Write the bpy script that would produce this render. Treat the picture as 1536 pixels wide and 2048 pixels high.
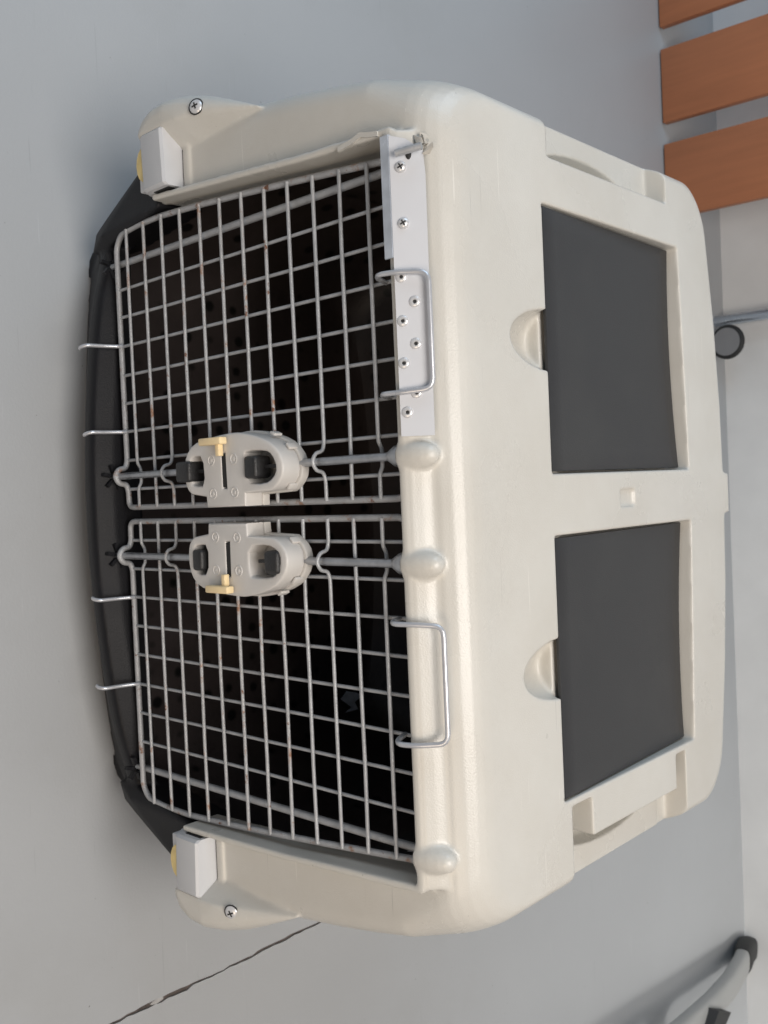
import bpy, bmesh, math, random
from mathutils import Vector, Matrix
random.seed(7)
S = bpy.context.scene
for o in list(bpy.data.objects):
    bpy.data.objects.remove(o)
COL = S.collection

# ------------------------------------------------------------------ camera
cam_d = bpy.data.cameras.new('camera'); cam = bpy.data.objects.new('camera', cam_d); COL.objects.link(cam)
cam_d.sensor_fit = 'HORIZONTAL'; cam_d.sensor_width = 36.0; cam_d.lens = 45.1664
cam_d.clip_start = 0.02; cam_d.clip_end = 100
R = ((0.0436703, 0.9987464, 0.0244657), (0.6813010, -0.0476834, 0.7304486), (0.7306995, -0.0152304, -0.6825293))
cam.matrix_world = Matrix(((R[0][0], -R[0][1], -R[0][2], -0.025992), (R[1][0], -R[1][1], -R[1][2], -0.722),
                           (R[2][0], -R[2][1], -R[2][2], 1.28), (0, 0, 0, 1)))
cam_d.dof.use_dof = True; cam_d.dof.focus_distance = 1.05; cam_d.dof.aperture_fstop = 14
S.camera = cam

# ------------------------------------------------------------------ light
W = bpy.data.worlds.new('World'); S.world = W; W.use_nodes = True
W.node_tree.nodes['Background'].inputs[0].default_value = (0.80, 0.88, 1.0, 1)
W.node_tree.nodes['Background'].inputs[1].default_value = 0.17

def area(name, loc, target, sx, sy, power, col, spread=180):
    d = bpy.data.lights.new(name, 'AREA'); d.shape = 'RECTANGLE'; d.size = sx; d.size_y = sy
    d.energy = power; d.color = col; d.spread = math.radians(spread)
    o = bpy.data.objects.new(name, d); COL.objects.link(o); o.location = loc
    o.rotation_euler = (Vector(target) - Vector(loc)).to_track_quat('-Z', 'Y').to_euler()
    return o
area('window_light', (-2.9, 0.1, 2.1), (0, 0.5, 0.3), 2.2, 1.6, 36, (0.58, 0.79, 1.0))
area('skylight', (0.3, -0.85, 3.1), (0.1, 0.2, 0.4), 1.5, 1.3, 67, (1.0, 0.935, 0.865))
area('room_light', (1.3, -1.9, 1.6), (0.1, 0.0, 0.5), 1.2, 1.0, 14, (1.0, 0.79, 0.58))
area('right_wall_fill', (2.0, 1.60, 2.7), (1.95, 2.1, 0.0), 0.6, 0.6, 6.5, (1.0, 0.98, 0.94), 80)  # added fill lamp, brightens the wall and floor at the right

S.view_settings.view_transform = 'Standard'; S.view_settings.look = 'None'
S.view_settings.exposure = 0.0; S.view_settings.gamma = 1.0; S.view_settings.use_curve_mapping = False
S.render.engine = 'CYCLES'

# ------------------------------------------------------------------ materials
def mat(name, col, rough=0.5, metal=0.0, var=0.06, vscale=6.0, bump=0.0, bscale=300.0, spec=0.5, rough_var=0.08,
        spots=None, scratches=0.0, trans=0.0):
    m = bpy.data.materials.new(name); m.use_nodes = True
    nt = m.node_tree; N = nt.nodes; Lk = nt.links; p = N['Principled BSDF']
    p.inputs['Metallic'].default_value = metal
    p.inputs['Specular IOR Level'].default_value = spec
    tc = N.new('ShaderNodeTexCoord')
    n1 = N.new('ShaderNodeTexNoise'); n1.inputs['Scale'].default_value = vscale; n1.inputs['Detail'].default_value = 6
    Lk.new(tc.outputs['Object'], n1.inputs['Vector'])
    mx = N.new('ShaderNodeMix'); mx.data_type = 'RGBA'
    mx.inputs[6].default_value = (*[c * (1 - var) for c in col], 1)
    mx.inputs[7].default_value = (*[min(1, c * (1 + var)) for c in col], 1)
    mr = N.new('ShaderNodeMapRange'); mr.inputs[1].default_value = 0.3; mr.inputs[2].default_value = 0.7
    Lk.new(n1.outputs[0], mr.inputs[0]); Lk.new(mr.outputs[0], mx.inputs[0])
    out = mx.outputs[2]
    if spots:                                   # (colour, scale, threshold, softness)
        for (sc, scl, th, so) in spots:
            n2 = N.new('ShaderNodeTexNoise'); n2.inputs['Scale'].default_value = scl; n2.inputs['Detail'].default_value = 5
            n2.inputs['Roughness'].default_value = 0.65
            Lk.new(tc.outputs['Object'], n2.inputs['Vector'])
            r2 = N.new('ShaderNodeMapRange'); r2.inputs[1].default_value = th; r2.inputs[2].default_value = th + so
            Lk.new(n2.outputs[0], r2.inputs[0])
            m2 = N.new('ShaderNodeMix'); m2.data_type = 'RGBA'
            Lk.new(r2.outputs[0], m2.inputs[0]); Lk.new(out, m2.inputs[6]); m2.inputs[7].default_value = (*sc, 1)
            out = m2.outputs[2]
    if scratches:                                # short hairline scratches in two directions, lighter or darker than the surface
        for ang, k in (((0.4, 0.3, 0.5), 0.6), ((1.1, -0.6, 2.0), 1.35)):
            mp = N.new('ShaderNodeMapping'); mp.inputs['Scale'].default_value = (7.0, 330.0, 330.0); mp.inputs['Rotation'].default_value = ang
            w = N.new('ShaderNodeTexNoise'); w.inputs['Scale'].default_value = 1.0; w.inputs['Detail'].default_value = 1
            Lk.new(tc.outputs['Object'], mp.inputs[0]); Lk.new(mp.outputs[0], w.inputs['Vector'])
            r3 = N.new('ShaderNodeMapRange'); r3.inputs[1].default_value = 0.755; r3.inputs[2].default_value = 0.80; r3.inputs[4].default_value = scratches
            Lk.new(w.outputs[0], r3.inputs[0])
            m3 = N.new('ShaderNodeMix'); m3.data_type = 'RGBA'; Lk.new(r3.outputs[0], m3.inputs[0]); Lk.new(out, m3.inputs[6])
            m3.inputs[7].default_value = (*[min(0.9, c * k) for c in col], 1); out = m3.outputs[2]
    Lk.new(out, p.inputs['Base Color'])
    rr = N.new('ShaderNodeMapRange'); rr.inputs[3].default_value = max(0.02, rough - rough_var); rr.inputs[4].default_value = min(1, rough + rough_var)
    Lk.new(n1.outputs[0], rr.inputs[0]); Lk.new(rr.outputs[0], p.inputs['Roughness'])
    if trans:
        p.inputs['Transmission Weight'].default_value = trans
    if bump:
        n3 = N.new('ShaderNodeTexNoise'); n3.inputs['Scale'].default_value = bscale; n3.inputs['Detail'].default_value = 3
        Lk.new(tc.outputs['Object'], n3.inputs['Vector'])
        bp = N.new('ShaderNodeBump'); bp.inputs['Strength'].default_value = bump; bp.inputs['Distance'].default_value = 0.002
        Lk.new(n3.outputs[0], bp.inputs['Height']); Lk.new(bp.outputs[0], p.inputs['Normal'])
    return m

M = {}
M['shell'] = mat('cream_plastic', (0.605, 0.588, 0.545), 0.30, var=0.035, vscale=7, bump=0.16, bscale=600, scratches=0.5, rough_var=0.14,
                 spots=[((0.54, 0.51, 0.455), 5, 0.36, 0.55), ((0.36, 0.33, 0.29), 60, 0.735, 0.04)])
M['black'] = mat('black_plastic', (0.0085, 0.0085, 0.0105), 0.52, var=0.25, vscale=9, bump=0.25, bscale=500,
                 spots=[((0.020, 0.019, 0.018), 22, 0.66, 0.14)], spec=0.25)
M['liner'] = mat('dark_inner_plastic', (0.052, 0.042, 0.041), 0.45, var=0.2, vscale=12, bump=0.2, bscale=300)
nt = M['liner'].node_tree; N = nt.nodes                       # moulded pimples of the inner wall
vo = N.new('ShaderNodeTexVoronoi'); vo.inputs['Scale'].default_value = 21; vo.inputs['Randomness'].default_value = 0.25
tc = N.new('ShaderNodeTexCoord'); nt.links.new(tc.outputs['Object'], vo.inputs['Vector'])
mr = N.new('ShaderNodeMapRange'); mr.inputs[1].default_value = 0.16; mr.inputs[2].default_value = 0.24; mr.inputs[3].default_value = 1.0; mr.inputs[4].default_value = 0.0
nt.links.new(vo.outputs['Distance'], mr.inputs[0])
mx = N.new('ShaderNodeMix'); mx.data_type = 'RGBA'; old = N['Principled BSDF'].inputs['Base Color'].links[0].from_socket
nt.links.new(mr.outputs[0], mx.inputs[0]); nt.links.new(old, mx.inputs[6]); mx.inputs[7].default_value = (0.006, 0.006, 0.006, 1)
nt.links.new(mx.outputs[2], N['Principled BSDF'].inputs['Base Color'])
M['lid'] = mat('charcoal_lid', (0.028, 0.028, 0.030), 0.42, var=0.10, vscale=4, bump=0.18, bscale=700,
               spots=[((0.044, 0.044, 0.044), 5, 0.5, 0.4), ((0.13, 0.13, 0.13), 160, 0.74, 0.03)], scratches=-0.0, rough_var=0.14)
M['wire'] = mat('grey_painted_wire', (0.39, 0.40, 0.415), 0.38, metal=0.2, var=0.12, vscale=60, bump=0.3, bscale=700,
                spots=[((0.22, 0.085, 0.038), 42, 0.69, 0.05)])
M['wire_rusty'] = mat('rust_speckled_wire', (0.39, 0.395, 0.405), 0.42, metal=0.2, var=0.14, vscale=60, bump=0.4, bscale=700,
                      spots=[((0.30, 0.17, 0.11), 48, 0.585, 0.10), ((0.17, 0.075, 0.04), 70, 0.62, 0.06)])
M['clip_wire'] = mat('bright_zinc_wire', (0.58, 0.59, 0.62), 0.3, metal=0.5, var=0.06, vscale=50)
M['steel'] = mat('steel_rod', (0.42, 0.43, 0.45), 0.32, metal=0.9, var=0.15, vscale=90, bump=0.2, bscale=400)
M['lock'] = mat('grey_lock_plastic', (0.62, 0.60, 0.575), 0.42, var=0.04, vscale=20, bump=0.1, bscale=600)
M['lock_back'] = mat('grey_lock_back', (0.56, 0.54, 0.51), 0.5, var=0.05, vscale=20)
M['lever'] = mat('cream_lever', (0.86, 0.68, 0.40), 0.4, var=0.06, vscale=60)
M['button'] = mat('black_button', (0.016, 0.016, 0.017), 0.45, var=0.2, vscale=60, bump=0.3, bscale=500)
M['latch'] = mat('grey_white_latch', (0.575, 0.585, 0.605), 0.38, var=0.03, vscale=20, bump=0.08, bscale=500)
M['yellow'] = mat('yellow_tab', (0.70, 0.55, 0.24), 0.5, var=0.15, vscale=60)
M['plate'] = mat('white_aluminium', (0.66, 0.67, 0.70), 0.38, metal=0.1, var=0.03, vscale=15,
                 spots=[((0.3, 0.3, 0.3), 120, 0.76, 0.03)])
M['rivet'] = mat('bright_rivet', (0.66, 0.66, 0.67), 0.28, metal=0.3, var=0.05, vscale=80)
M['recess_shade'] = mat('dark_recess_shade', (0.02, 0.02, 0.02), 0.8)  # near-black colour standing in for the shade inside gaps and recesses
M['tape'] = mat('grey_tape', (0.42, 0.46, 0.52), 0.25, var=0.15, vscale=50)
M['broken'] = mat('chipped_cream_plastic', (0.52, 0.49, 0.44), 0.6, var=0.15, vscale=60, bump=0.8, bscale=160)
M['floor'] = mat('painted_grey_floor', (0.422, 0.432, 0.441), 0.42, var=0.04, vscale=1.6, bump=0.14, bscale=220, rough_var=0.12,
                 spots=[((0.39, 0.395, 0.395), 2.2, 0.55, 0.35), ((0.15, 0.145, 0.14), 95, 0.705, 0.02), ((0.54, 0.54, 0.53), 130, 0.74, 0.02)], scratches=0.30)
M['joint'] = mat('dirty_joint', (0.115, 0.095, 0.085), 0.95, var=0.4, vscale=40, bump=1.0, bscale=120)
M['filler'] = mat('pale_filler', (0.42, 0.41, 0.40), 0.8, var=0.15, vscale=60, bump=0.6, bscale=200)
M['wall'] = mat('white_wall', (0.80, 0.80, 0.79), 0.75, var=0.05, vscale=5, bump=0.25, bscale=90)
M['wood'] = mat('brown_varnished_wood', (0.45, 0.165, 0.072), 0.42, var=0.06, vscale=4, bump=0.06, bscale=200)
M['chrome'] = mat('galvanised_pole', (0.55, 0.60, 0.66), 0.25, metal=0.85, var=0.05, vscale=20)
M['legm'] = mat('silver_leg', (0.37, 0.37, 0.36), 0.42, metal=0.15, var=0.03, vscale=12)
M['wheelm'] = mat('grey_wheel', (0.24, 0.24, 0.245), 0.5, var=0.05, vscale=20)
M['rubber'] = mat('black_rubber', (0.022, 0.022, 0.022), 0.6, var=0.2, vscale=20)
M['greyp'] = mat('grey_plate_paint', (0.17, 0.17, 0.17), 0.55, var=0.06, vscale=12)
M['paper'] = mat('scrap_paper', (0.62, 0.66, 0.72), 0.7, var=0.2, vscale=60)
M['label'] = mat('grey_sticker', (0.055, 0.055, 0.055), 0.5, var=0.05)
M['print'] = mat('white_print', (0.75, 0.75, 0.75), 0.5, var=0.02)

# wood grain: streaks along the board
nt = M['wood'].node_tree; N = nt.nodes; p = N['Principled BSDF']
tc = N.new('ShaderNodeTexCoord'); mp = N.new('ShaderNodeMapping'); mp.inputs['Scale'].default_value = (38, 38, 2.2)
ng = N.new('ShaderNodeTexNoise'); ng.inputs['Scale'].default_value = 1.6; ng.inputs['Detail'].default_value = 7
nt.links.new(tc.outputs['Object'], mp.inputs[0]); nt.links.new(mp.outputs[0], ng.inputs['Vector'])
old = p.inputs['Base Color'].links[0].from_socket
mx = N.new('ShaderNodeMix'); mx.data_type = 'RGBA'; mx.blend_type = 'MULTIPLY'; mx.inputs[0].default_value = 0.22
cr = N.new('ShaderNodeMapRange'); cr.inputs[1].default_value = 0.3; cr.inputs[2].default_value = 0.7; cr.inputs[3].default_value = 0.6; cr.inputs[4].default_value = 1.2
nt.links.new(ng.outputs[0], cr.inputs[0]); nt.links.new(old, mx.inputs[6]); nt.links.new(cr.outputs[0], mx.inputs[7])
nt.links.new(mx.outputs[2], p.inputs['Base Color'])

# ------------------------------------------------------------------ helpers
def finish(name, me, m, parent=None, smooth=35):
    me.name = name
    me.materials.clear(); me.materials.append(M[m])
    if smooth:
        me.shade_smooth(); me.set_sharp_from_angle(angle=math.radians(smooth))
    o = bpy.data.objects.new(name, me); COL.objects.link(o)
    if parent is not None:
        o.parent = parent
    return o

def bm_obj(name, bm, m, parent=None, smooth=35):
    bmesh.ops.recalc_face_normals(bm, faces=bm.faces)
    me = bpy.data.meshes.new(name); bm.to_mesh(me); bm.free()
    return finish(name, me, m, parent, smooth)

def thing(name, label, cat, loc=(0, 0, 0), group=None):
    o = bpy.data.objects.new(name, None); COL.objects.link(o); o.location = loc
    o['label'] = label; o['category'] = cat
    if group: o['group'] = group
    return o

def add_box(bm, x0, x1, y0, y1, z0, z1, bev=0.0, seg=2):
    vs = [bm.verts.new((x, y, z)) for x in (x0, x1) for y in (y0, y1) for z in (z0, z1)]
    fs = [bm.faces.new([vs[i] for i in q]) for q in ((0, 1, 3, 2), (4, 6, 7, 5), (0, 4, 5, 1), (2, 3, 7, 6), (0, 2, 6, 4), (1, 5, 7, 3))]
    if bev:
        es = list({e for f in fs for e in f.edges})
        bmesh.ops.bevel(bm, geom=es, offset=bev, segments=seg, profile=0.5, affect='EDGES')

def add_loft(bm, rings, cap=True):
    rv = [[bm.verts.new(p) for p in r] for r in rings]
    n = len(rv[0])
    for a, b in zip(rv[:-1], rv[1:]):
        for i in range(n):
            bm.faces.new((a[i], a[(i + 1) % n], b[(i + 1) % n], b[i]))
    if cap:
        bm.faces.new(rv[0][::-1]); bm.faces.new(rv[-1])

def add_prism(bm, poly, y0, y1):            # poly in (x, z), extruded along y
    add_loft(bm, [[(x, y0, z) for x, z in poly], [(x, y1, z) for x, z in poly]])

def add_prism_x(bm, poly, x0, x1):          # poly in (y, z), extruded along x
    add_loft(bm, [[(x0, y, z) for y, z in poly], [(x1, y, z) for y, z in poly]])

def add_hull(bm, pts):
    vs = [bm.verts.new(p) for p in pts]
    r = bmesh.ops.convex_hull(bm, input=vs)
    bmesh.ops.delete(bm, geom=[v for v in r['geom_interior'] if isinstance(v, bmesh.types.BMVert)], context='VERTS')

def add_ellipsoid(bm, c, r, u=20, v=12):
    mtx = Matrix.Translation(c) @ Matrix.Diagonal((*r, 1))
    bmesh.ops.create_uvsphere(bm, u_segments=u, v_segments=v, radius=1, matrix=mtx)

def add_tube(bm, path, r, seg=10, closed=False, caps=True):
    P = [Vector(p) for p in path]; n = len(P)
    rad = r if isinstance(r, (list, tuple)) else [r] * n
    rings = []; up = None
    for i in range(n):
        if closed:
            t = (P[(i + 1) % n] - P[i - 1]).normalized()
        else:
            t = (P[min(i + 1, n - 1)] - P[max(i - 1, 0)]).normalized()
        if up is None:
            up = t.orthogonal().normalized()
        up = (up - t * up.dot(t)).normalized(); w = t.cross(up)
        rings.append([bm.verts.new(P[i] + (up * math.cos(a) + w * math.sin(a)) * rad[i]) for a in (2 * math.pi * k / seg for k in range(seg))])
    m = n if closed else n - 1
    for i in range(m):
        a, b = rings[i], rings[(i + 1) % n]
        off = 0
        if closed and i == n - 1:
            off = min(range(seg), key=lambda k: sum((a[j].co - b[(j + k) % seg].co).length for j in range(seg)))
        for j in range(seg):
            bm.faces.new((a[j], a[(j + 1) % seg], b[(j + 1 + off) % seg], b[(j + off) % seg]))
    if not closed and caps:
        bm.faces.new(rings[0][::-1]); bm.faces.new(rings[-1])

def fillet(path, r, k=4, closed=False):      # round the corners of a polyline
    P = [Vector(p) for p in path]; n = len(P); out = []
    for i in range(n):
        if not closed and i in (0, n - 1):
            out.append(P[i]); continue
        a = P[i - 1] - P[i]; b = P[(i + 1) % n] - P[i]
        d = min(r, a.length * 0.45, b.length * 0.45)
        A = P[i] + a.normalized() * d; B = P[i] + b.normalized() * d
        for j in range(k + 1):
            t = j / k
            out.append(A * (1 - t) ** 2 + P[i] * 2 * t * (1 - t) + B * t * t)
    return out

def tube_obj(name, path, r, m, parent, seg=10, closed=False):
    bm = bmesh.new(); add_tube(bm, path, r, seg, closed); return bm_obj(name, bm, m, parent, 60)

def evaluated(me_obj):
    dg = bpy.context.evaluated_depsgraph_get(); dg.update()
    return bpy.data.meshes.new_from_object(me_obj.evaluated_get(dg))

def carve(name, bm, cutters, m, parent, extra=None, voxel=None, smooth_it=0, smooth=35, fac=0.5):
    """a solid minus cutters; then extra solids are merged in and the moulded edges are softened"""
    bmesh.ops.recalc_face_normals(bm, faces=bm.faces)
    me = bpy.data.meshes.new('work'); bm.to_mesh(me); bm.free()
    w = bpy.data.objects.new('work', me); COL.objects.link(w); tmp = [w]
    for cb in cutters:
        bmesh.ops.recalc_face_normals(cb, faces=cb.faces)
        cm = bpy.data.meshes.new('cut'); cb.to_mesh(cm); cb.free()
        co = bpy.data.objects.new('cut', cm); COL.objects.link(co); tmp.append(co)
        md = w.modifiers.new('b', 'BOOLEAN'); md.operation = 'DIFFERENCE'; md.solver = 'EXACT'; md.object = co
    res = evaluated(w)
    if extra is not None:
        b2 = bmesh.new(); b2.from_mesh(res)
        for e in extra:
            bmesh.ops.recalc_face_normals(e, faces=e.faces)
            em = bpy.data.meshes.new('e'); e.to_mesh(em); e.free(); b2.from_mesh(em); bpy.data.meshes.remove(em)
        b2.to_mesh(res); b2.free()
    if voxel:
        v = bpy.data.objects.new('vox', res); COL.objects.link(v); tmp.append(v)
        r = v.modifiers.new('r', 'REMESH'); r.mode = 'VOXEL'; r.voxel_size = voxel; r.use_smooth_shade = True
        if smooth_it:
            s = v.modifiers.new('s', 'SMOOTH'); s.factor = fac; s.iterations = smooth_it
        res = evaluated(v); smooth = 180
    for t in tmp:
        d = t.data; bpy.data.objects.remove(t)
        if d.users == 0: bpy.data.meshes.remove(d)
    return finish(name, res, m, parent, smooth)

def flat_plate(name, outer, holes, y0, y1, bev, m, parent):
    """outline in (x, z) with holes, thickness from y0 (front) to y1 (back), rounded rim"""
    cu = bpy.data.curves.new('c', 'CURVE'); cu.dimensions = '2D'; cu.fill_mode = 'BOTH'
    for pts in [outer] + holes:
        s = cu.splines.new('POLY'); s.points.add(len(pts) - 1)
        for q, (x, z) in zip(s.points, pts): q.co = (x, z, 0, 1)
        s.use_cyclic_u = True
    cu.extrude = (y1 - y0) / 2 - bev; cu.bevel_depth = bev; cu.bevel_resolution = 2; cu.offset = -bev
    o = bpy.data.objects.new('c', cu); COL.objects.link(o)
    me = evaluated(o); bpy.data.objects.remove(o); bpy.data.curves.remove(cu)
    yc = (y0 + y1) / 2
    for v in me.vertices:
        x, z, d = v.co; v.co = (x, yc - d, z)
    me.flip_normals() if False else None
    b = bmesh.new(); b.from_mesh(me); bmesh.ops.remove_doubles(b, verts=b.verts, dist=1e-5)
    bmesh.ops.recalc_face_normals(b, faces=b.faces); b.to_mesh(me); b.free()
    return finish(name, me, m, parent, 40)

def chaikin(P, it=1):
    for _ in range(it):
        Q = []
        for i in range(len(P)):
            a, b = P[i], P[(i + 1) % len(P)]
            Q += [tuple(a[k] * .75 + b[k] * .25 for k in range(2)), tuple(a[k] * .25 + b[k] * .75 for k in range(2))]
        P = Q
    return P

def ring(w, yf, yr, z, rc, bow=0.0, k=8, ns=6):
    """rounded rectangle in plan, rear side bowed"""
    pts = []
    rcs = rc
    C4 = [((w - rcs, yf + rcs), -90), ((w - rcs, yr - rcs), 0), ((-w + rcs, yr - rcs), 90), ((-w + rcs, yf + rcs), 180)]
    for i, ((cx, cy), a0) in enumerate(C4):
        for j in range(k + 1):
            a = math.radians(a0 + 90 * j / k)
            pts.append((cx + rcs * math.cos(a), cy + rcs * math.sin(a)))
        nx = C4[(i + 1) % 4]
        a = math.radians(nx[1]); e = (nx[0][0] + rcs * math.cos(a), nx[0][1] + rcs * math.sin(a)); s = pts[-1]
        for j in range(1, ns):
            t = j / ns; pts.append((s[0] + (e[0] - s[0]) * t, s[1] + (e[1] - s[1]) * t))
    ym = (yf + yr) / 2
    out = []
    for x, y in pts:
        if y > ym: y -= bow * (x / w) ** 2 * (y - ym) / (yr - ym)
        out.append((x, y, z))
    return out

# ------------------------------------------------------------------ setting: floor and wall
# two poured bays of floor with a ragged joint between them
jy = [-0.9 + 0.012 * i for i in range(160)]
jx = []
for i, y in enumerate(jy):
    jx.append(0.748 + 0.0014 * math.sin(y * 5.1 + 0.4) + random.uniform(-0.0016, 0.0016))
def half_width(y):
    h = 0.0021 + 0.0006 * math.sin(y * 23) + random.uniform(-0.0009, 0.0009)
    if 0.05 < y < 0.15: h += 0.0012
    if y > 0.95: h = max(0.0, h * (1.0 - (y - 0.95) / 0.04))
    return h
bm = bmesh.new()
for side in (-1, 1):
    edge = []
    for x, y in zip(jx, jy):
        edge.append(bm.verts.new((x + side * half_width(y), y, 0)))
    far = [bm.verts.new((side * 4.5 + (0 if side > 0 else 0), y, 0)) for y in jy]
    low = [bm.verts.new((v.co.x + side * 0.001, v.co.y, -0.006)) for v in edge]
    for i in range(len(jy) - 1):
        bm.faces.new((edge[i], edge[i + 1], far[i + 1], far[i]))
        bm.faces.new((edge[i], edge[i + 1], low[i + 1], low[i]))
    a = bm.verts.new((side * 4.5, -3.5, 0)); b = bm.verts.new((edge[0].co.x, -3.5, 0))
    bm.faces.new((edge[0], far[0], a, b))
    a2 = bm.verts.new((side * 4.5, 2.30, 0)); b2 = bm.verts.new((edge[-1].co.x, 2.30, 0))
    bm.faces.new((edge[-1], far[-1], a2, b2))
for f in bm.faces:
    f.normal_update()
floor = bm_obj('floor', bm, 'floor', None, 0)
for pgon in floor.data.polygons:
    pass
bm = bmesh.new(); bm.from_mesh(floor.data)
for f in bm.faces:
    if abs(f.normal.z) > 0.9 and f.normal.z < 0: f.normal_flip()
bm.to_mesh(floor.data); bm.free()
floor['kind'] = 'structure'
bm = bmesh.new(); vs = [bm.verts.new(p) for p in ((0.70, -3.5, -0.004), (0.80, -3.5, -0.004), (0.80, 1.1, -0.004), (0.70, 1.1, -0.004))]
bm.faces.new(vs); j = bm_obj('floor_joint', bm, 'joint', floor, 0)
# loose pale filler left standing in the joint
for (x, y, l, a) in ((0.7475, 0.088, 0.022, 1.58),):
    bm = bmesh.new()
    pts = []
    for k in range(14):
        t = 2 * math.pi * k / 14; rr = 1 + random.uniform(-.25, .25)
        px, py = l / 2 * math.cos(t) * rr, 0.0035 * math.sin(t) * rr
        q = (x + px * math.cos(a) - py * math.sin(a), y + px * math.sin(a) + py * math.cos(a))
        pts += [(q[0], q[1], -0.005), (q[0], q[1], -0.0005 + random.uniform(0, .001))]
    add_hull(bm, pts); bm_obj('joint_filler', bm, 'filler', floor, 30)

bm = bmesh.new(); add_box(bm, -4.5, 4.5, 2.25, 2.40, 0.0, 3.0); wall = bm_obj('wall', bm, 'wall', None, 0); wall['kind'] = 'structure'

# ------------------------------------------------------------------ the dog crate
crate = thing('dog_crate', 'large cream and black plastic dog crate with double wire doors', 'dog crate', (0, 0.3, 0))
crate_off = Vector((0, 0.3, 0))

def put(o):                                  # parts are built in place; keep their place under the crate
    if o.parent is crate:
        o.matrix_parent_inverse = Matrix.Translation(-crate_off)
    return o

ROOF = 0.702
def wz(z): return 0.430 + 0.14 * (0.678 - z) + 0.010 * max(0.0, 1 - ((z - 0.48) / 0.20) ** 2)
def rcz(z):                                   # upright corners are tighter below the hood
    t = min(1.0, max(0.0, (z - 0.60) / 0.085)); return 0.027 + 0.031 * t * t * (3 - 2 * t)
def shell_rings(off, z0, ztop, rt):
    rr = []
    nlev = 8
    for i in range(nlev + 1):
        z = z0 + (ztop - rt - z0) * i / nlev
        rr.append(ring(wz(z) - off, -0.004 + off, 0.62 + 0.10 * (ROOF - z) - off, z, max(0.016, rcz(z) - off), 0.045))
    for i in range(1, 7):
        a = math.radians(90 * i / 6); d = rt * (1 - math.cos(a)); z = ztop - rt + rt * math.sin(a)
        w = wz(z) - off - d * 0.42; yf = -0.004 + off + d
        rr.append(ring(w, yf, 0.62 + 0.10 * (ROOF - z) - off - d * 0.5, z, max(0.016, rcz(z) - off), 0.045))
    return rr

OPEN = [(-0.380, 0.118), (-0.398, 0.17), (-0.398, 0.25), (-0.382, 0.445), (-0.375, 0.525), (-0.368, 0.645),
        (0.368, 0.645), (0.375, 0.525), (0.382, 0.445), (0.394, 0.25), (0.394, 0.17), (0.380, 0.118)]
bm = bmesh.new(); add_loft(bm, shell_rings(0, 0.245, ROOF, 0.042))
cuts = []
c = bmesh.new(); add_loft(c, shell_rings(0.010, 0.20, 0.632, 0.02)); cuts.append(c)
c = bmesh.new(); add_prism(c, OPEN, -0.1, 0.14); cuts.append(c)
for s in (-1, 1):
    # storage lid openings
    c = bmesh.new()
    xs = sorted((s * 0.034, s * 0.3255))
    add_loft(c, [[(xs[0], 0.193, z), (xs[1], 0.193, z), (xs[1], 0.483 if s > 0 else 0.496, z), (xs[0], 0.496 if s > 0 else 0.483, z)] for z in (0.668, 0.75)])
    cuts.append(c)
    c = bmesh.new(); add_box(c, xs[0], xs[1], 0.166, 0.1935, 0.6905, 0.75); cuts.append(c)
    # finger scoops
    c = bmesh.new(); add_ellipsoid(c, (s * 0.178, 0.182, 0.711), (0.035, 0.086, 0.040), 32, 20)
    r_ = bmesh.ops.bisect_plane(c, geom=c.verts[:] + c.edges[:] + c.faces[:], plane_co=(0, 0.1672, 0), plane_no=(0, 1, 0), clear_outer=True)
    bmesh.ops.holes_fill(c, edges=[e for e in c.edges if e.is_boundary], sides=0); cuts.append(c)
    # side shelf
    c = bmesh.new(); xs = sorted((s * 0.378, s * 0.6)); add_box(c, xs[0], xs[1], 0.180, 0.455, 0.672, 0.8); cuts.append(c)
    c = bmesh.new()
    def cres(k, z): return [(s * 0.378, 0.30 - 0.104 * k, z)] + [(s * (0.378 + 0.028 * k * math.sin(math.pi * j / 16)), 0.30 - 0.104 * k * math.cos(math.pi * j / 16), z) for j in range(1, 16)] + [(s * 0.378, 0.30 + 0.104 * k, z)]
    add_loft(c, [cres(0.70, 0.645), cres(0.86, 0.652), cres(0.97, 0.668), cres(1.02, 0.685)]); cuts.append(c)
# gaps at both ends of the right-hand grip block
c = bmesh.new(); add_box(c, 0.3335, 0.6, 0.1803, 0.222, 0.668, 0.8); cuts.append(c)
c = bmesh.new(); add_box(c, 0.3335, 0.6, 0.428, 0.4552, 0.668, 0.8); cuts.append(c)
c = bmesh.new(); add_box(c, -0.013, 0.009, 0.311, 0.346, 0.697, 0.8, 0.003); cuts.append(c)

ex = []
# flange round the door opening
def flange_path(y, grow):
    P = [(-0.398, 0.252), (-0.382, 0.445), (-0.375, 0.525), (-0.368, 0.647), (0.368, 0.647), (0.376, 0.525), (0.382, 0.445), (0.390, 0.252)]
    return [(x + grow * (1 if x > 0 else -1), z + (grow if z > 0.6 else 0)) for x, z in P]
inn = flange_path(0, 0.0); outp = flange_path(0, 0.0075)
for i in range(len(inn) - 1):
    e = bmesh.new()
    q = [inn[i], inn[i + 1], outp[i + 1], outp[i]]
    add_loft(e, [[(x, -0.022, z) for x, z in q], [(x * (1.0 if abs(z - .647) > .01 else 1.0), 0.034, z) for x, z in q]])
    ex.append(e)
# sloping band over the door
e = bmesh.new(); add_prism_x(e, [(-0.022, 0.652), (-0.0185, 0.660), (-0.010, 0.668), (-0.002, 0.6735), (0.02, 0.678), (0.02, 0.647), (-0.02, 0.647)], -0.372, 0.372); ex.append(e)
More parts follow.
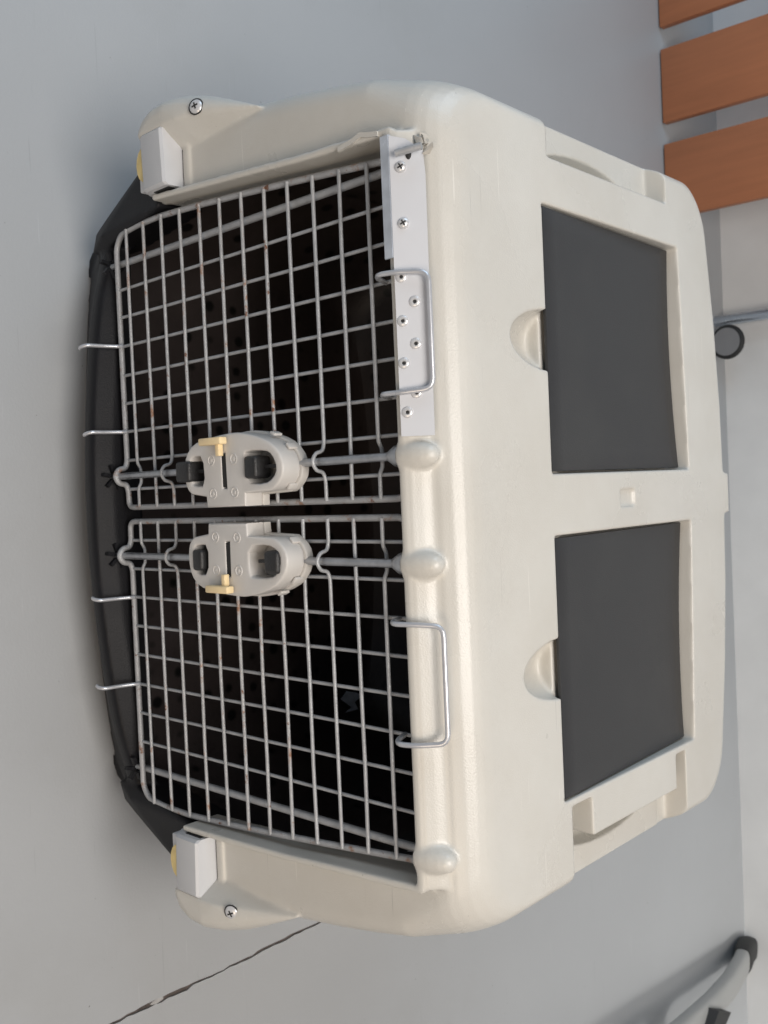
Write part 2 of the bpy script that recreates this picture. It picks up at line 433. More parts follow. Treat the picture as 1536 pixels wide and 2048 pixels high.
# housings of the hinge and bolt rods
for x in (-0.057, 0.050, 0.341):
    e = bmesh.new()
    prof = [(0.0155, 0.645), (0.0160, 0.655), (0.0150, 0.665), (0.0125, 0.675), (0.0090, 0.683), (0.0040, 0.6875)]
    rings_ = [[(x + r * math.cos(2 * math.pi * k / 20), -0.0095 + r * math.sin(2 * math.pi * k / 20), z) for k in range(20)] for r, z in prof]
    add_loft(e, rings_); ex.append(e)
# lower corner ears that take the screws
for s in (-1, 1):
    e = bmesh.new()
    P = []
    for (x, z, py) in ((0.4620, 0.446, -0.006), (0.470, 0.425, 0.004), (0.486, 0.392, 0.014), (0.500, 0.358, 0.024), (0.510, 0.325, 0.029),
                       (0.5145, 0.295, 0.031), (0.5135, 0.268, 0.031), (0.507, 0.250, 0.030), (0.497, 0.240, 0.028)):
        for d, q in ((0.0, 0.0), (0.0025, 0.35), (0.008, 0.72), (0.015, 0.93), (0.023, 1.0)):
            d *= min(1.0, max(0.22, py / 0.026))
            P.append((s * (x - d), -0.004 - py * q, z - (0.3 * d if z > .3 else -0.2 * d)))
        P.append((s * (x - 0.004), 0.10, z))
    for z, y in ((0.245, -0.034), (0.30, -0.034), (0.322, -0.0325), (0.338, -0.029)):
        P.append((s * (0.4765 if s < 0 else 0.470), y, z)); P.append((s * 0.458, -0.012, z - 0.006)); P.append((s * 0.449, 0.0, z - 0.012))
    add_hull(e, P); ex.append(e)
    # rib the latch lies against
    e = bmesh.new(); xs = sorted((s * 0.40, s * 0.478)); add_box(e, xs[0], xs[1], -0.008, 0.01, 0.301, 0.313); ex.append(e)
# nub of the rear catch
e = bmesh.new(); add_box(e, -0.027, 0.029, 0.585, 0.617, 0.60, 0.7022); ex.append(e)
shell = put(carve('shell', bm, cuts, 'shell', crate, ex, voxel=0.0023, smooth_it=3))
shell['label'] = 'cream moulded upper shell with two lid wells'

# dark inner liner
bm = bmesh.new(); add_loft(bm, shell_rings(0.012, 0.235, 0.630, 0.02))
c1 = bmesh.new(); add_loft(c1, shell_rings(0.016, 0.20, 0.625, 0.02))
c2 = bmesh.new(); add_prism(c2, [(x * 1.02, z + (0.004 if z > .6 else 0)) for x, z in OPEN], -0.1, 0.14)
put(carve('inner_liner', bm, [c1, c2], 'liner', crate, smooth=40))

# black base tub
def tub_rings(off, z0=0.0):
    rr = []
    for z, w, yf, yr in ((0.0, 0.372, 0.050, 0.58), (0.012, 0.392, 0.030, 0.60), (0.06, 0.424, 0.016, 0.62), (0.15, 0.470, 0.008, 0.65), (0.225, 0.494, 0.004, 0.668), (0.243, 0.495, 0.004, 0.668)):
        rr.append(ring(w - off, yf + off, yr - off, z + z0, 0.055, 0.04))
    return rr
bm = bmesh.new(); add_loft(bm, tub_rings(0))
c1 = bmesh.new(); add_loft(c1, tub_rings(0.008, 0.012))
c2 = bmesh.new(); add_prism(c2, [(-0.385, 0.112), (-0.396, 0.17), (-0.402, 0.30), (0.402, 0.30), (0.392, 0.17), (0.382, 0.112)], -0.1, 0.10)
ex = []
e = bmesh.new()                               # bowed sill under the doors
prof = [(0.022, 0.001), (0.012, 0.004), (-0.020, 0.060), (-0.033, 0.084), (-0.0355, 0.097), (-0.0355, 0.104), (-0.0330, 0.1085), (-0.010, 0.1180), (0.0, 0.1185), (0.030, 0.1185), (0.032, 0.02)]
RS = []
nX = 40
for i in range(nX + 1):
    x = -0.402 + 0.804 * i / nX
    b = 0.29 * min(x * x, 0.136)
    t = max(0, abs(x) - 0.362) / 0.0405        # rounded ends
    k = math.sqrt(max(0.0, 1 - min(1, t) ** 2)) * 0.7 + 0.3
    step = 0.004 * min(1, max(0, (0.345 - abs(x)) / 0.05))
    RS.append([(x, 0.03 + (y - 0.03) * k + b * min(1, max(0, (0.03 - y) / 0.03)) - (step if y < 0.0 else 0), 0.055 + (z - 0.055) * (k if z < .055 else .6 + .4 * k)) for y, z in prof])
add_loft(e, RS); ex.append(e)
for s in (-1, 1):                             # uprights beside the doors
    e = bmesh.new(); P = []
    for (x, y, z) in ((0.387, -0.006, 0.105), (0.393, -0.010, 0.246), (0.372, 0.006, 0.060), (0.374, 0.004, 0.112), (0.397, 0.004, 0.075), (0.407, 0.002, 0.100), (0.428, 0.001, 0.145), (0.453, 0.002, 0.193), (0.474, 0.002, 0.232), (0.478, 0.002, 0.246)):
        P += [(s * x, y, z), (s * (x + 0.004), 0.06, z)]
    add_hull(e, P); ex.append(e)
it = bmesh.new(); rr_ = tub_rings(0.0095, 0.0135)
add_loft(it, rr_, cap=False); it.faces.new([it.verts.new(p) for p in rr_[0]][::-1])
bmesh.ops.remove_doubles(it, verts=it.verts, dist=1e-5)
bmesh.ops.delete(it, geom=[f for f in it.faces if f.calc_center_median().y < 0.05 and f.calc_center_median().z > 0.05], context='FACES')
bmesh.ops.solidify(it, geom=it.faces[:], thickness=0.001)
base = put(carve('base_tub', bm, [c1, c2], 'black', crate, ex, voxel=0.0030, smooth_it=4))
base['label'] = 'black plastic lower tub with bowed sill'
put(bm_obj('inner_tray', it, 'liner', base, 35))

# storage lids
for s in (-1, 1):
    bm = bmesh.new()
    nx, ny = 12, 12
    xs0, xs1 = sorted((s * 0.0365, s * 0.3235))
    def lz(x, y):
        u = (abs(x) - 0.18) / 0.145; v = (y - 0.166) / 0.32
        return 0.7005 - 0.0115 * v - 0.0045 * v * (1 - u * u)
    top = [[None] * (ny + 1) for _ in range(nx + 1)]; bot = [[None] * (ny + 1) for _ in range(nx + 1)]
    for i in range(nx + 1):
        for k in range(ny + 1):
            x = xs0 + (xs1 - xs0) * i / nx; yr = 0.4925 - 0.013 * (abs(x) - 0.034) / 0.29
            y = 0.1685 + (yr - 0.1685) * k / ny
            top[i][k] = bm.verts.new((x, y, lz(x, y))); bot[i][k] = bm.verts.new((x, y, lz(x, y) - 0.0045))
    for i in range(nx):
        for k in range(ny):
            bm.faces.new((top[i][k], top[i + 1][k], top[i + 1][k + 1], top[i][k + 1]))
            bm.faces.new((bot[i][k], bot[i][k + 1], bot[i + 1][k + 1], bot[i + 1][k]))
    for i in range(nx):
        bm.faces.new((top[i][0], bot[i][0], bot[i + 1][0], top[i + 1][0])); bm.faces.new((top[i][ny], top[i + 1][ny], bot[i + 1][ny], bot[i][ny]))
    for k in range(ny):
        bm.faces.new((top[0][k], top[0][k + 1], bot[0][k + 1], bot[0][k])); bm.faces.new((top[nx][k], bot[nx][k], bot[nx][k + 1], top[nx][k + 1]))
    bmesh.ops.recalc_face_normals(bm, faces=bm.faces)
    es = [e for e in bm.edges if len(e.link_faces) == 2 and e.calc_face_angle(0) > 1.0]
    bmesh.ops.bevel(bm, geom=es, offset=0.0014, segments=2, profile=0.5, affect='EDGES')
    l = put(bm_obj('storage_lid', bm, 'lid', crate, 30))
    l['label'] = 'charcoal storage lid in the roof, ' + ('the one farther from the wooden slats' if s > 0 else 'the one nearer the wooden slats')

# latches at the lower corners
for s in (-1, 1):
    bm = bmesh.new()
    x0, x1 = (0.406, 0.4755) if s < 0 else (0.398, 0.469)
    prof = [(-0.031, 0.250), (-0.0335, 0.256), (-0.0335, 0.2935), (-0.0305, 0.2965), (-0.003, 0.2985), (-0.003, 0.245), (-0.020, 0.242)]
    RS = [[(s * x, y + dy, z) for y, z in prof] for x, dy in ((x0, 0.004), (x0 + 0.003, 0.0), (x1 - 0.003, -0.002), (x1, 0.001))]
    add_loft(bm, RS)
    la = put(bm_obj('corner_latch', bm, 'latch', crate, 25))
    bm = bmesh.new()
    xm = (x0 + x1) / 2
    pts = []
    for k in range(9):
        a = math.pi * k / 8
        for y in (-0.031, -0.023): pts.append((s * (xm + 0.022 * math.cos(a)), y, 0.254 - 0.018 * math.sin(a)))
    add_hull(bm, pts); put(bm_obj('yellow_tab', bm, 'yellow', la, 30)).parent = la
    bm = bmesh.new(); add_box(bm, *sorted((s * (x0 + 0.004), s * (x1 - 0.012))), -0.026, 0.0, 0.234, 0.252, 0.002)
    put(bm_obj('latch_foot', bm, 'latch', la, 30))
    bm = bmesh.new(); add_box(bm, *sorted((s * (x0 + 0.004), s * x1)), -0.0056, -0.001, 0.2986, 0.3008)
    put(bm_obj('latch_gap_shade', bm, 'recess_shade', la, 0))  # dark strips painted as the shade in the gaps round the latch
    bm = bmesh.new(); add_box(bm, *sorted((s * (x1 + 0.0002), s * (x1 + 0.0016))), -0.0325, -0.001, 0.246, 0.2990)
    put(bm_obj('latch_gap_shade', bm, 'recess_shade', la, 0))
    bm = bmesh.new(); add_box(bm, *sorted((s * (x0 - 0.0006), s * (x0 + 0.004))), -0.0235, -0.0045, 0.260, 0.2915)
    put(bm_obj('latch_recess_shade', bm, 'recess_shade', la, 0))  # dark box painted as the shade in the latch's inner end
    # corner screw
    bm = bmesh.new()
    sx, sz = (0.4815, 0.3575) if s < 0 else (0.4735, 0.3515)
    n = Vector((s * 0.10, -0.93, 0.36)).normalized(); ctr = Vector((s * sx, -0.0262, sz))
    q = n.to_track_quat('Z', 'Y').to_matrix().to_4x4(); T = Matrix.Translation(ctr) @ q
    prof = [(0.0085, -0.004), (0.0085, 0.0005), (0.0070, 0.0022), (0.0035, 0.003)]
    add_loft(bm, [[T @ Vector((r * math.cos(2 * math.pi * k / 20), r * math.sin(2 * math.pi * k / 20), h)) for k in range(20)] for r, h in prof])
    sc = put(bm_obj('corner_screw', bm, 'rivet', crate, 40))
    bm = bmesh.new()
    for ang in (0, 90):
        Tr = T @ Matrix.Rotation(math.radians(ang + 20), 4, 'Z')
        b0 = len(bm.verts); add_box(bm, -0.0040, 0.0040, -0.0009, 0.0009, 0.0025, 0.0034 + ang * 1e-6)
        bm.verts.ensure_lookup_table()
        for v in bm.verts[b0:]: v.co = Tr @ v.co
    put(bm_obj('screw_cross', bm, 'recess_shade', sc, 0))
    bm = bmesh.new()
    add_tube(bm, [T @ Vector((0.0092 * math.cos(2 * math.pi * k / 24), 0.0092 * math.sin(2 * math.pi * k / 24), 0.0)) for k in range(24)], 0.0009, 6, True)
    put(bm_obj('screw_recess', bm, 'recess_shade', sc, 60))

# ---- doors
ZW = [0.1636 + 0.0402 * i for i in range(12)]
def outer_x(z):
    T = [(0.132, 0.372), (0.146, 0.382), (0.173, 0.385), (0.237, 0.3858), (0.3215, 0.3805), (0.4166, 0.3730), (0.5017, 0.3655), (0.6208, 0.354), (0.64, 0.353)]
    for (a, b), (c_, d) in zip(T[:-1], T[1:]):
        if z <= c_: return b + (d - b) * (z - a) / (c_ - a)
    return T[-1][1]
LOCKX = {-1: -0.0575, 1: 0.0495}
VX = {-1: [-0.3087, -0.2719, -0.2329, -0.1938, -0.1557, -0.1175, -0.0791, -0.0397], 1: [0.0291, 0.0679, 0.1069, 0.1461, 0.1855, 0.2252, 0.265, 0.305]}
INX = {-1: -0.0152, 1: 0.004}
HINGE = {-1: -0.3455, 1: 0.3445}
HOOKS = {-1: (-0.2329, -0.1175), 1: (0.1069, 0.2252)}
for s in (-1, 1):
    lx = LOCKX[s]; ix = INX[s]
    def omega(y0, dy, wd, sgn):
        # points of the bend round the bolt rod, travelling in +x
        return [(lx - wd, y0), (lx - wd * 0.55, y0 + dy * 0.15), (lx - wd * 0.48, y0 + dy * 0.7), (lx, y0 + dy), (lx + wd * 0.48, y0 + dy * 0.7), (lx + wd * 0.55, y0 + dy * 0.15), (lx + wd, y0)]
    ob = [(s * outer_x(z), 0, z) for z in (0.145, 0.18, 0.237, 0.32, 0.4166, 0.5017, 0.62)]
    bot = [(x, y, 0.1325) for x, y in omega(0, -0.020, 0.020, 1)]
    if s < 0:
        path = [(-0.366, 0, 0.1325)] + bot + [(ix, 0, 0.1325), (ix, 0, 0.637), (-0.353, 0, 0.637)] + ob[::-1]
    else:
        path = [(0.366, 0, 0.1325)] + bot[::-1] + [(ix, 0, 0.1325), (ix, 0, 0.637), (0.353, 0, 0.637)] + ob[::-1]
    door = put(tube_obj('door', fillet(path, 0.012, 4, True), 0.0038, 'wire_rusty', crate, 10, True))
    door['label'] = 'wire door nearer the wooden slats, under the riveted plate' if s < 0 else 'wire door away from the wooden slats'
    for i, z in enumerate(ZW):
        xo = s * outer_x(z); xa, xb = sorted((xo, ix))
        y0 = -0.0042
        if i in (2, 9):
            path = [(xa, y0, z)] + [(x, y, z) for x, y in omega(y0, -0.019, 0.020, 1)] + [(xb, y0, z)]
            path = fillet(path, 0.004, 2)
        elif i in (0, 11):
            path = [(xa, y0, z), (lx - 0.016, y0, z), (lx - 0.010, 0.0005, z), (lx + 0.010, 0.0005, z), (lx + 0.016, y0, z), (xb, y0, z)]
            path = fillet(path, 0.004, 2)
        else:
            path = [(xa + (xb - xa) * k / 4, y0 + random.uniform(-.0004, .0004), z + random.uniform(-.0006, .0006)) for k in range(5)]
        put(tube_obj('wire', path, 0.00215, 'wire_rusty' if i < 8 else 'wire', door, 8))
    for x in VX[s]:
        zt = 0.637
        zb = 0.134
        path = [(x + random.uniform(-.0005, .0005), 0.0003, zb + (zt - zb) * k / 4) for k in range(5)]
        put(tube_obj('wire', path, 0.00215, 'wire', door, 8))
    hx = HINGE[s]
    put(tube_obj('hinge_rod', [(hx, 0.0075, 0.108), (hx, 0.0075, 0.66)], 0.0045, 'wire', door, 12))
    # hooks under the door and clips over the lintel
    for x in HOOKS[s]:
        put(tube_obj('hook', fillet([(x, -0.002, 0.140), (x, -0.006, 0.1335), (x, -0.026, 0.1270), (x, -0.047, 0.1235), (x - s * 0.002, -0.052, 0.116), (x - s * 0.003, -0.049, 0.110)], 0.006, 3), 0.0026, 'clip_wire', door, 8))
    xa, xb = HOOKS[s]
    P = [(xa, 0.0, 0.622), (xa, -0.024, 0.632), (xa, -0.033, 0.643), (xa - s*0, -0.0285, 0.659), (xa + 0.002, -0.012, 0.688),
         (xb - 0.002, -0.012, 0.688), (xb, -0.0285, 0.659), (xb, -0.033, 0.643), (xb, -0.024, 0.632), (xb, 0.0, 0.622)]
    put(tube_obj('lintel_clip', fillet(P, 0.010, 4), 0.0027, 'clip_wire', door, 8))

# ---- locks with their bolt rods
LO = [(.0058, .3629), (.0063, .433), (.0205, .4337), (.0204, .4755), (.0288, .4911), (.0403, .4998), (.0571, .4986), (.0723, .4848), (.0817, .4629), (.0892, .4286), (.0892, .4022), (.0857, .366), (.081, .3398), (.0687, .3252), (.0512, .3207), (.0336, .3222), (.0242, .3288), (.0207, .3388), (.0183, .3619)]
UW = [(.0313, .4345), (.0300, .4684), (.0363, .4830), (.0467, .4890), (.0606, .4820), (.0664, .4712), (.0675, .4397), (.0643, .4345)]
LWN = [(.0345, .333), (.0309, .3419), (.0315, .3600), (.0655, .3581), (.0668, .3389), (.058, .3310)]
SL = [(.0270, .3935), (.0270, .4012), (.0670, .4006), (.0670, .3929)]
for s in (-1, 1):
    def mx_(P): return [((-0.0068 - x) if s < 0 else x, z) for x, z in P]
    def X(x): return (-0.0068 - x) if s < 0 else x
    tab = LO[:3] ; rest = LO[2:]
    out = LO[:2] + [LO[2]] + chaikin(LO[3:-1], 1)[:-2] + [LO[-1]]
    lock = put(flat_plate('lock', mx_(out), [mx_(chaikin(UW, 1)), mx_(chaikin(LWN, 1)), mx_(SL)], -0.042, -0.016, 0.0025, 'lock', crate))
    lock['label'] = 'grey door lock with cream lever, ' + ('on the door nearer the wooden slats' if s < 0 else 'on the door away from the wooden slats')
    cx, cz = 0.052, 0.410
    big = [(cx + (x - cx) * (1.07 if x > .02 else 1.0), cz + (z - cz) * 1.035) for x, z in out]
    put(flat_plate('lock_back', mx_(big), [], -0.0165, -0.0055, 0.002, 'lock_back', lock))
    # clips of the two halves
    for (x, z, a) in ((0.0262, 0.4895, 0.75), (0.0700, 0.4905, -0.75), (0.0852, 0.466, -1.15)):
        bm = bmesh.new(); add_box(bm, -0.0038, 0.0038, -0.026, -0.014, -0.0015, 0.0015, 0.0006)
        for v in bm.verts:
            vx, vz = v.co.x, v.co.z
            v.co.x = X(x + vx * math.cos(a) - vz * math.sin(a)); v.co.z = z + vx * math.sin(a) + vz * math.cos(a)
        put(bm_obj('snap_clip', bm, 'lock', lock, 30))
    for (x, z) in ((.0217, .3765), (.0222, .4162), (.0603, .3754), (.0598, .4168)):
        bm = bmesh.new()
        add_tube(bm, [(X(x) + 0.0056 * math.cos(2 * math.pi * k / 20), -0.0421, z + 0.0056 * math.sin(2 * math.pi * k / 20)) for k in range(20)], 0.0008, 6, True)
        add_loft(bm, [[(X(x) + r * math.cos(2 * math.pi * k / 12), y, z + r * math.sin(2 * math.pi * k / 12)) for k in range(12)] for r, y in ((0.0024, -0.0415), (0.0022, -0.0426), (0.001, -0.0429))])
        put(bm_obj('screw_boss', bm, 'lock', lock, 50))
    bm = bmesh.new(); add_box(bm, *sorted((X(0.0285), X(0.0655))), -0.0405, -0.0170, 0.3930, 0.4015)
    put(bm_obj('lever_slot_shade', bm, 'recess_shade', lock, 0))  # dark block just under the surface, stands in for the slot's shade
    # cream lever
    bm = bmesh.new()
    add_box(bm, *sorted((X(0.0770), X(0.0855))), -0.0545, -0.0435, 0.3680, 0.4085, 0.0018)
    add_box(bm, *sorted((X(0.0640), X(0.0775))), -0.0500, -0.0430, 0.3935, 0.4000, 0.001)
    put(bm_obj('lever', bm, 'lever', lock, 30))
    # black buttons and their stems
    for (z0, z1, st0, st1) in (((0.309, 0.336, 0.336, 0.360), (0.4385, 0.4590, 0.4590, 0.4840)) if s < 0 else ((0.3345, 0.3525, 0.3525, 0.360), (0.4655, 0.4880, 0.4420, 0.4655))):
        bm = bmesh.new(); add_box(bm, *sorted((X(0.0365), X(0.0615))), -0.0470, -0.022, z0, z1, 0.004, 3)
        bt = put(bm_obj('button', bm, 'button', lock, 35))
        bm = bmesh.new(); add_box(bm, *sorted((X(0.0470), X(0.0510))), -0.034, -0.026, st0, st1)
        put(bm_obj('button_stem', bm, 'button', lock, 30))
    lx = LOCKX[s]
    for (z0, z1) in ((0.104, 0.335), (0.488, 0.662)):
        bm = bmesh.new(); add_tube(bm, [(lx, -0.0125, z0), (lx, -0.0125, z1)], 0.0046, 12)
        put(bm_obj('bolt_rod', bm, 'steel', lock, 50))
    bm = bmesh.new()
    add_loft(bm, [[(lx + r * math.cos(2 * math.pi * k / 16), -0.0125 + r * math.sin(2 * math.pi * k / 16), z) for k in range(16)] for r, z in ((0.0055, 0.628), (0.011, 0.638), (0.012, 0.646))])
    put(bm_obj('rod_socket', bm, 'steel', lock, 40))
    for hx in (lx, HINGE[s]):
        bm = bmesh.new()
        for a in (0.3, 1.35, 2.4, 3.45, 4.5, 5.55):
            b0 = len(bm.verts); add_box(bm, 0.006, 0.017, -0.0022, 0.0022, 0.114, 0.1215)
            bm.verts.ensure_lookup_table()
            for v in bm.verts[b0:]:
                x, y = v.co.x, v.co.y
                v.co.x = hx + x * math.cos(a) - y * math.sin(a); v.co.y = (-0.0125 if hx == lx else 0.0) + x * math.sin(a) + y * math.cos(a)
        put(bm_obj('rod_seat', bm, 'black', crate, 0))

# ---- riveted repair plate over the left door
U = Vector((0, 0.021, 0.032)).normalized(); NRM = Vector((0, -0.032, 0.021)).normalized(); P0 = Vector((0, -0.0255, 0.6495))
def onp(x, u, h): return Vector((x, 0, 0)) + P0 + U * u + NRM * h
poly = [(-0.3645, 0.006), (-0.3600, 0.022), (-0.3475, 0.0385), (-0.325, 0.0400), (-0.0752, 0.0385), (-0.0755, 0.0060)]
bm = bmesh.new(); add_loft(bm, [[onp(x, u, 0.0022) for x, u in poly], [onp(x, u, 0.0042) for x, u in poly]])
plate = put(bm_obj('repair_plate', bm, 'plate', crate, 30)); plate['label'] = 'white metal strip riveted over the cracked lintel'
bm = bmesh.new()
add_loft(bm, [[(x, -0.0240, 0.6445), (x, -0.0265, 0.6460), (x, -0.0262, 0.6560), (x, -0.0235, 0.6570)] for x in (-0.3655, -0.30, -0.2480)])
put(bm_obj('tape', bm, 'tape', plate, 30))
for (x, u, scr) in ((-0.3332, 0.0165, 1), (-0.2796, 0.017, 1), (-0.2287, 0.0125, 0), (-0.2042, 0.0245, 0), (-0.1864, 0.0122, 0), (-0.1639, 0.0240, 0), (-0.1459, 0.0116, 0), (-0.1168, 0.0225, 0), (-0.0984, 0.0130, 0)):
    r0 = 0.0058
    def disc(rs): return [[onp(x + r * math.cos(2 * math.pi * k / 18), u + r * math.sin(2 * math.pi * k / 18), h) for k in range(18)] for r, h in rs]
    bm = bmesh.new()
    if scr:
        add_loft(bm, disc([(r0, 0.0038), (r0, 0.0048), (r0 * .8, 0.0066), (r0 * .4, 0.0075)]))
        rv = put(bm_obj('screw', bm, 'rivet', plate, 50))
        bm = bmesh.new()
        for a in (0.5, 2.07):
            c_, d_ = math.cos(a), math.sin(a); w = 0.0007; l = 0.003
            q = [(x + c_ * l - d_ * w, u + d_ * l + c_ * w), (x - c_ * l - d_ * w, u - d_ * l + c_ * w), (x - c_ * l + d_ * w, u - d_ * l - c_ * w), (x + c_ * l + d_ * w, u + d_ * l - c_ * w)]
            add_loft(bm, [[onp(*k, 0.0055) for k in q], [onp(*k, 0.0078 + a * 1e-5) for k in q]])
        put(bm_obj('screw_slot', bm, 'recess_shade', plate, 0))
    else:
        add_loft(bm, disc([(r0, 0.0038), (r0 * .98, 0.0046), (r0 * .75, 0.0056), (r0 * .42, 0.0058), (r0 * .30, 0.0047)]))
        rv = put(bm_obj('rivet', bm, 'rivet', plate, 50))
        bm = bmesh.new(); add_loft(bm, disc([(r0 * .30, 0.0046), (r0 * .26, 0.0051)]))
        put(bm_obj('rivet_hole', bm, 'recess_shade', plate, 0))
# broken corner with the bare hinge rod end
bm = bmesh.new()
for k in range(6):
    c0 = Vector((-0.356 + random.uniform(-.008, .010), -0.0035 + random.uniform(-.003, .003), 0.683 + random.uniform(-.008, .008)))
    add_hull(bm, [c0 + Vector((random.uniform(-.006, .006), random.uniform(-.004, .004), random.uniform(-.007, .007))) for _ in range(9)])
br = put(bm_obj('broken_corner', bm, 'broken', crate, 40))
put(tube_obj('rod_end', [(-0.3445, -0.0275, 0.6665), (-0.3475, -0.0170, 0.6905)], 0.0036, 'wire', br, 10))
bm = bmesh.new(); add_ellipsoid(bm, onp(-0.3455, 0.0245, 0.004), (0.006, 0.003, 0.003), 12, 8); put(bm_obj('torn_hole', bm, 'recess_shade', br, 60))
# torn lip of the flange
bm = bmesh.new()
pts = [(-0.3735, 0.585), (-0.3765, 0.606), (-0.3795, 0.617), (-0.3765, 0.627), (-0.374, 0.640)]
for a, b in zip(pts[:-1], pts[1:]):
    add_hull(bm, [(a[0], -0.0235, a[1]), (b[0], -0.0235, b[1]), (a[0] + .005, -0.0235, a[1]), (b[0] + .005, -0.0235, b[1]), (a[0], -0.020, a[1]), (b[0], -0.020, b[1]), (a[0] + .005, -0.020, a[1]), (b[0] + .005, -0.020, b[1])])
put(bm_obj('torn_lip', bm, 'shell', br, 30))

# small grey sticker with white lettering fragments on the inner wall at the right
def liner_x(z): return wz(z) - 0.016
st = bmesh.new(); add_loft(st, [[(liner_x(0.475) - d, 0.13, 0.475), (liner_x(0.475) - d, 0.275, 0.475), (liner_x(0.365) - d, 0.275, 0.365), (liner_x(0.365) - d, 0.13, 0.365)] for d in (0.0008, 0.0022)])
sticker = put(bm_obj('inner_sticker', st, 'label', crate, 0))
bm = bmesh.new()
def arc(cy, cz, r, a0, a1, th):
    n = 10; inner = []; outer = []
    for k in range(n + 1):
        a = math.radians(a0 + (a1 - a0) * k / n)
        for rr, L in ((r, outer), (r - th, inner)):
            z = cz + rr * math.sin(a); L.append((liner_x(z) - 0.0030, cy + rr * math.cos(a), z))
    for k in range(n):
        bm.faces.new([bm.verts.new(q) for q in (outer[k], outer[k + 1], inner[k + 1], inner[k])])
arc(0.189, 0.431, 0.013, 20, 250, 0.0045); arc(0.222, 0.428, 0.012, 80, 210, 0.004); arc(0.192, 0.455, 0.010, 30, 160, 0.004)
put(bm_obj('sticker_print', bm, 'print', sticker, 0))

# scrap of pale paper lying inside the crate, caught on the far wall
bm = bmesh.new()
g = [(0, 0), (0.018, -0.008), (0.040, 0.004), (0.052, -0.002), (0.047, 0.014), (0.030, 0.012), (0.016, 0.022), (0.006, 0.012)]
f0 = [bm.verts.new((0.338 + x * 0.75, 0.492 + z * 1.3, 0.034 + 0.5 * z + 0.004 * math.sin(x * 190))) for x, z in g]
f1 = [bm.verts.new((v.co.x, v.co.y, v.co.z - 0.0012)) for v in f0]
bm.faces.new(f0); bm.faces.new(f1[::-1])
for i in range(len(f0)):
    bm.faces.new((f0[i], f0[(i + 1) % len(f0)], f1[(i + 1) % len(f0)], f1[i]))
sc = bm_obj('paper_scrap', bm, 'paper', None, 30)
sc['label'] = 'small pale torn scrap inside the crate behind the wire door'; sc['category'] = 'scrap'

# ------------------------------------------------------------------ slatted wooden panel
panel = thing('slatted_panel', 'brown wooden slatted panel standing before the back wall', 'slatted panel', (-1.15, 1.9, 0))
lean = 0.062
for x0, x1 in ((-1.49, -1.300), (-1.2375, -1.0300), (-0.9700, -0.7600)):
    bm = bmesh.new()
    def PT(x, y, z): return (x, y + lean * z, z)
    b0 = 0; add_box(bm, x0, x1, 1.876, 1.900, 0.004, 0.80, 0.003, 2)
    for v in bm.verts: v.co.y += lean * v.co.z
    o = bm_obj('slat', bm, 'wood', panel, 30); o.matrix_parent_inverse = Matrix.Translation((1.15, -1.9, 0))
for z in (0.50, 0.72):
    bm = bmesh.new(); add_box(bm, -1.50, -0.75, 1.902, 1.935, z, z + 0.06, 0.003)
    for v in bm.verts: v.co.y += lean * v.co.z
    o = bm_obj('rail', bm, 'wood', panel, 30); o.matrix_parent_inverse = Matrix.Translation((1.15, -1.9, 0))

# ------------------------------------------------------------------ rolling rack: pole and castor
rack = thing('rolling_rack', 'shiny metal pole on a black castor beside the back wall', 'rack', (-0.49, 2.17, 0))
def pr(o):
    if o.parent is rack: o.matrix_parent_inverse = Matrix.Translation((0.49, -2.17, 0))
    return o
pr(tube_obj('pole', [(-0.497, 2.19, 0.0), (-0.490, 2.19, 1.5)], 0.016, 'chrome', rack, 20))
bm = bmesh.new()
def wheel(r, y0, y1): return [[(-0.425 + r * math.cos(2 * math.pi * k / 28), y, 0.052 + r * math.sin(2 * math.pi * k / 28)) for k in range(28)] for y in (y0, y1)]
add_loft(bm, wheel(0.042, 2.142, 2.166)); wh = pr(bm_obj('wheel', bm, 'wheelm', rack, 30))
bm = bmesh.new(); add_tube(bm, [(-0.425 + 0.043 * math.cos(2 * math.pi * k / 32), 2.154, 0.052 + 0.043 * math.sin(2 * math.pi * k / 32)) for k in range(32)], 0.0095, 10, True)
pr(bm_obj('tyre', bm, 'rubber', wh, 60))

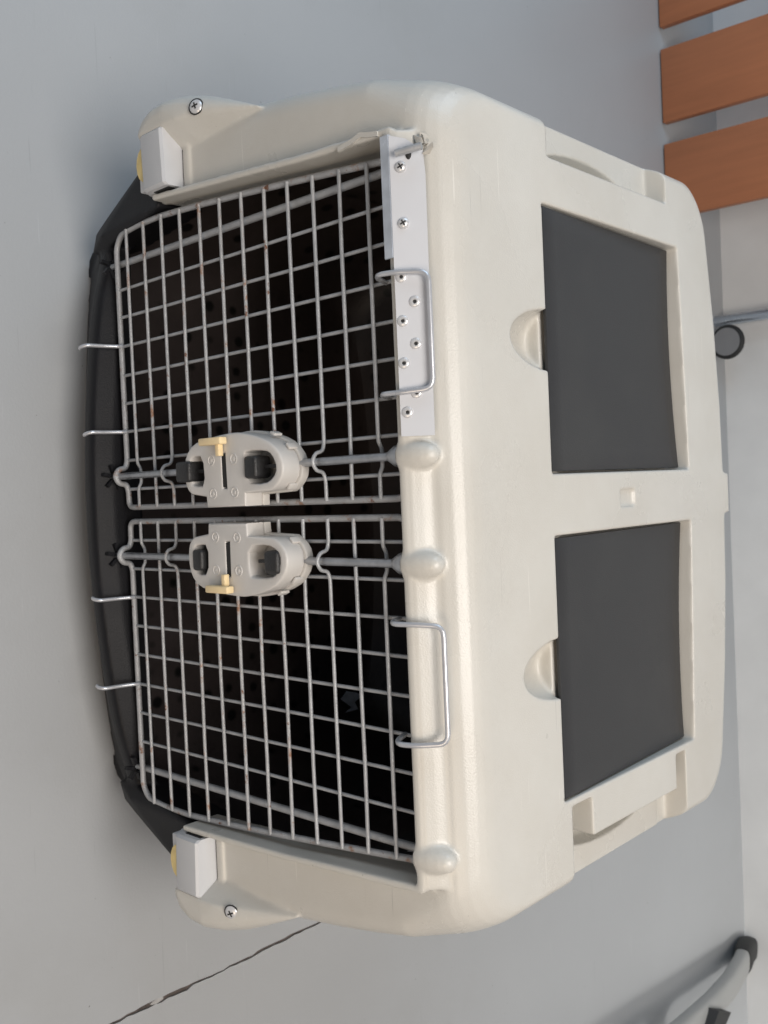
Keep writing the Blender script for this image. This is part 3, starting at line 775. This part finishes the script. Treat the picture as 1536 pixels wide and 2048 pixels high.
# ------------------------------------------------------------------ silver furniture leg at the lower right
leg = thing('furniture_leg', 'curved silver furniture leg with black end cap by the wall', 'furniture leg', (1.45, 2.1, 0))
def pg(o):
    if o.parent is leg: o.matrix_parent_inverse = Matrix.Translation((-1.45, -2.1, 0))
    return o
cl = [(1.468, 2.185, 0.030), (1.462, 2.07, 0.060), (1.452, 1.92, 0.088), (1.438, 1.76, 0.106), (1.420, 1.58, 0.117), (1.40, 1.38, 0.124), (1.38, 1.15, 0.128)]
def sweep(pts, wd, ht):
    b = bmesh.new(); P = [Vector(q) for q in pts]; RR = []
    for i, q in enumerate(P):
        t = (P[min(i + 1, len(P) - 1)] - P[max(i - 1, 0)]).normalized()
        side = t.cross(Vector((0, 0, 1))).normalized(); up = side.cross(t)
        w_ = wd[i] if isinstance(wd, list) else wd; h_ = ht[i] if isinstance(ht, list) else ht
        RR.append([q + side * (w_ * math.copysign(abs(math.cos(a)) ** 0.6, math.cos(a))) + up * (h_ * math.copysign(abs(math.sin(a)) ** 0.6, math.sin(a))) for a in (2 * math.pi * k / 20 for k in range(20))])
    add_loft(b, RR); return b
pg(bm_obj('arm', sweep(cl, [0.036] * 7, [0.022] * 7), 'legm', leg, 50))
pg(bm_obj('end_cap', sweep([(1.477, 2.232, 0.020), (1.475, 2.222, 0.026), (1.469, 2.19, 0.028), (1.465, 2.135, 0.043), (1.464, 2.11, 0.050)], [0.018, 0.036, 0.041, 0.041, 0.0385], [0.012, 0.024, 0.027, 0.027, 0.0245]), 'rubber', leg, 50))
bm = bmesh.new(); add_hull(bm, [(1.405, 1.70, 0.125), (1.465, 1.62, 0.12), (1.50, 1.69, 0.12), (1.455, 1.80, 0.122), (1.410, 1.71, 0.155), (1.465, 1.63, 0.155), (1.492, 1.69, 0.155), (1.450, 1.79, 0.152)])
br = pg(bm_obj('bracket_end', bm, 'rubber', leg, 30))
bm = bmesh.new(); add_box(bm, 1.47, 1.85, 1.58, 1.70, 0.128, 0.152, 0.004)
pg(bm_obj('bracket', bm, 'greyp', leg, 30))
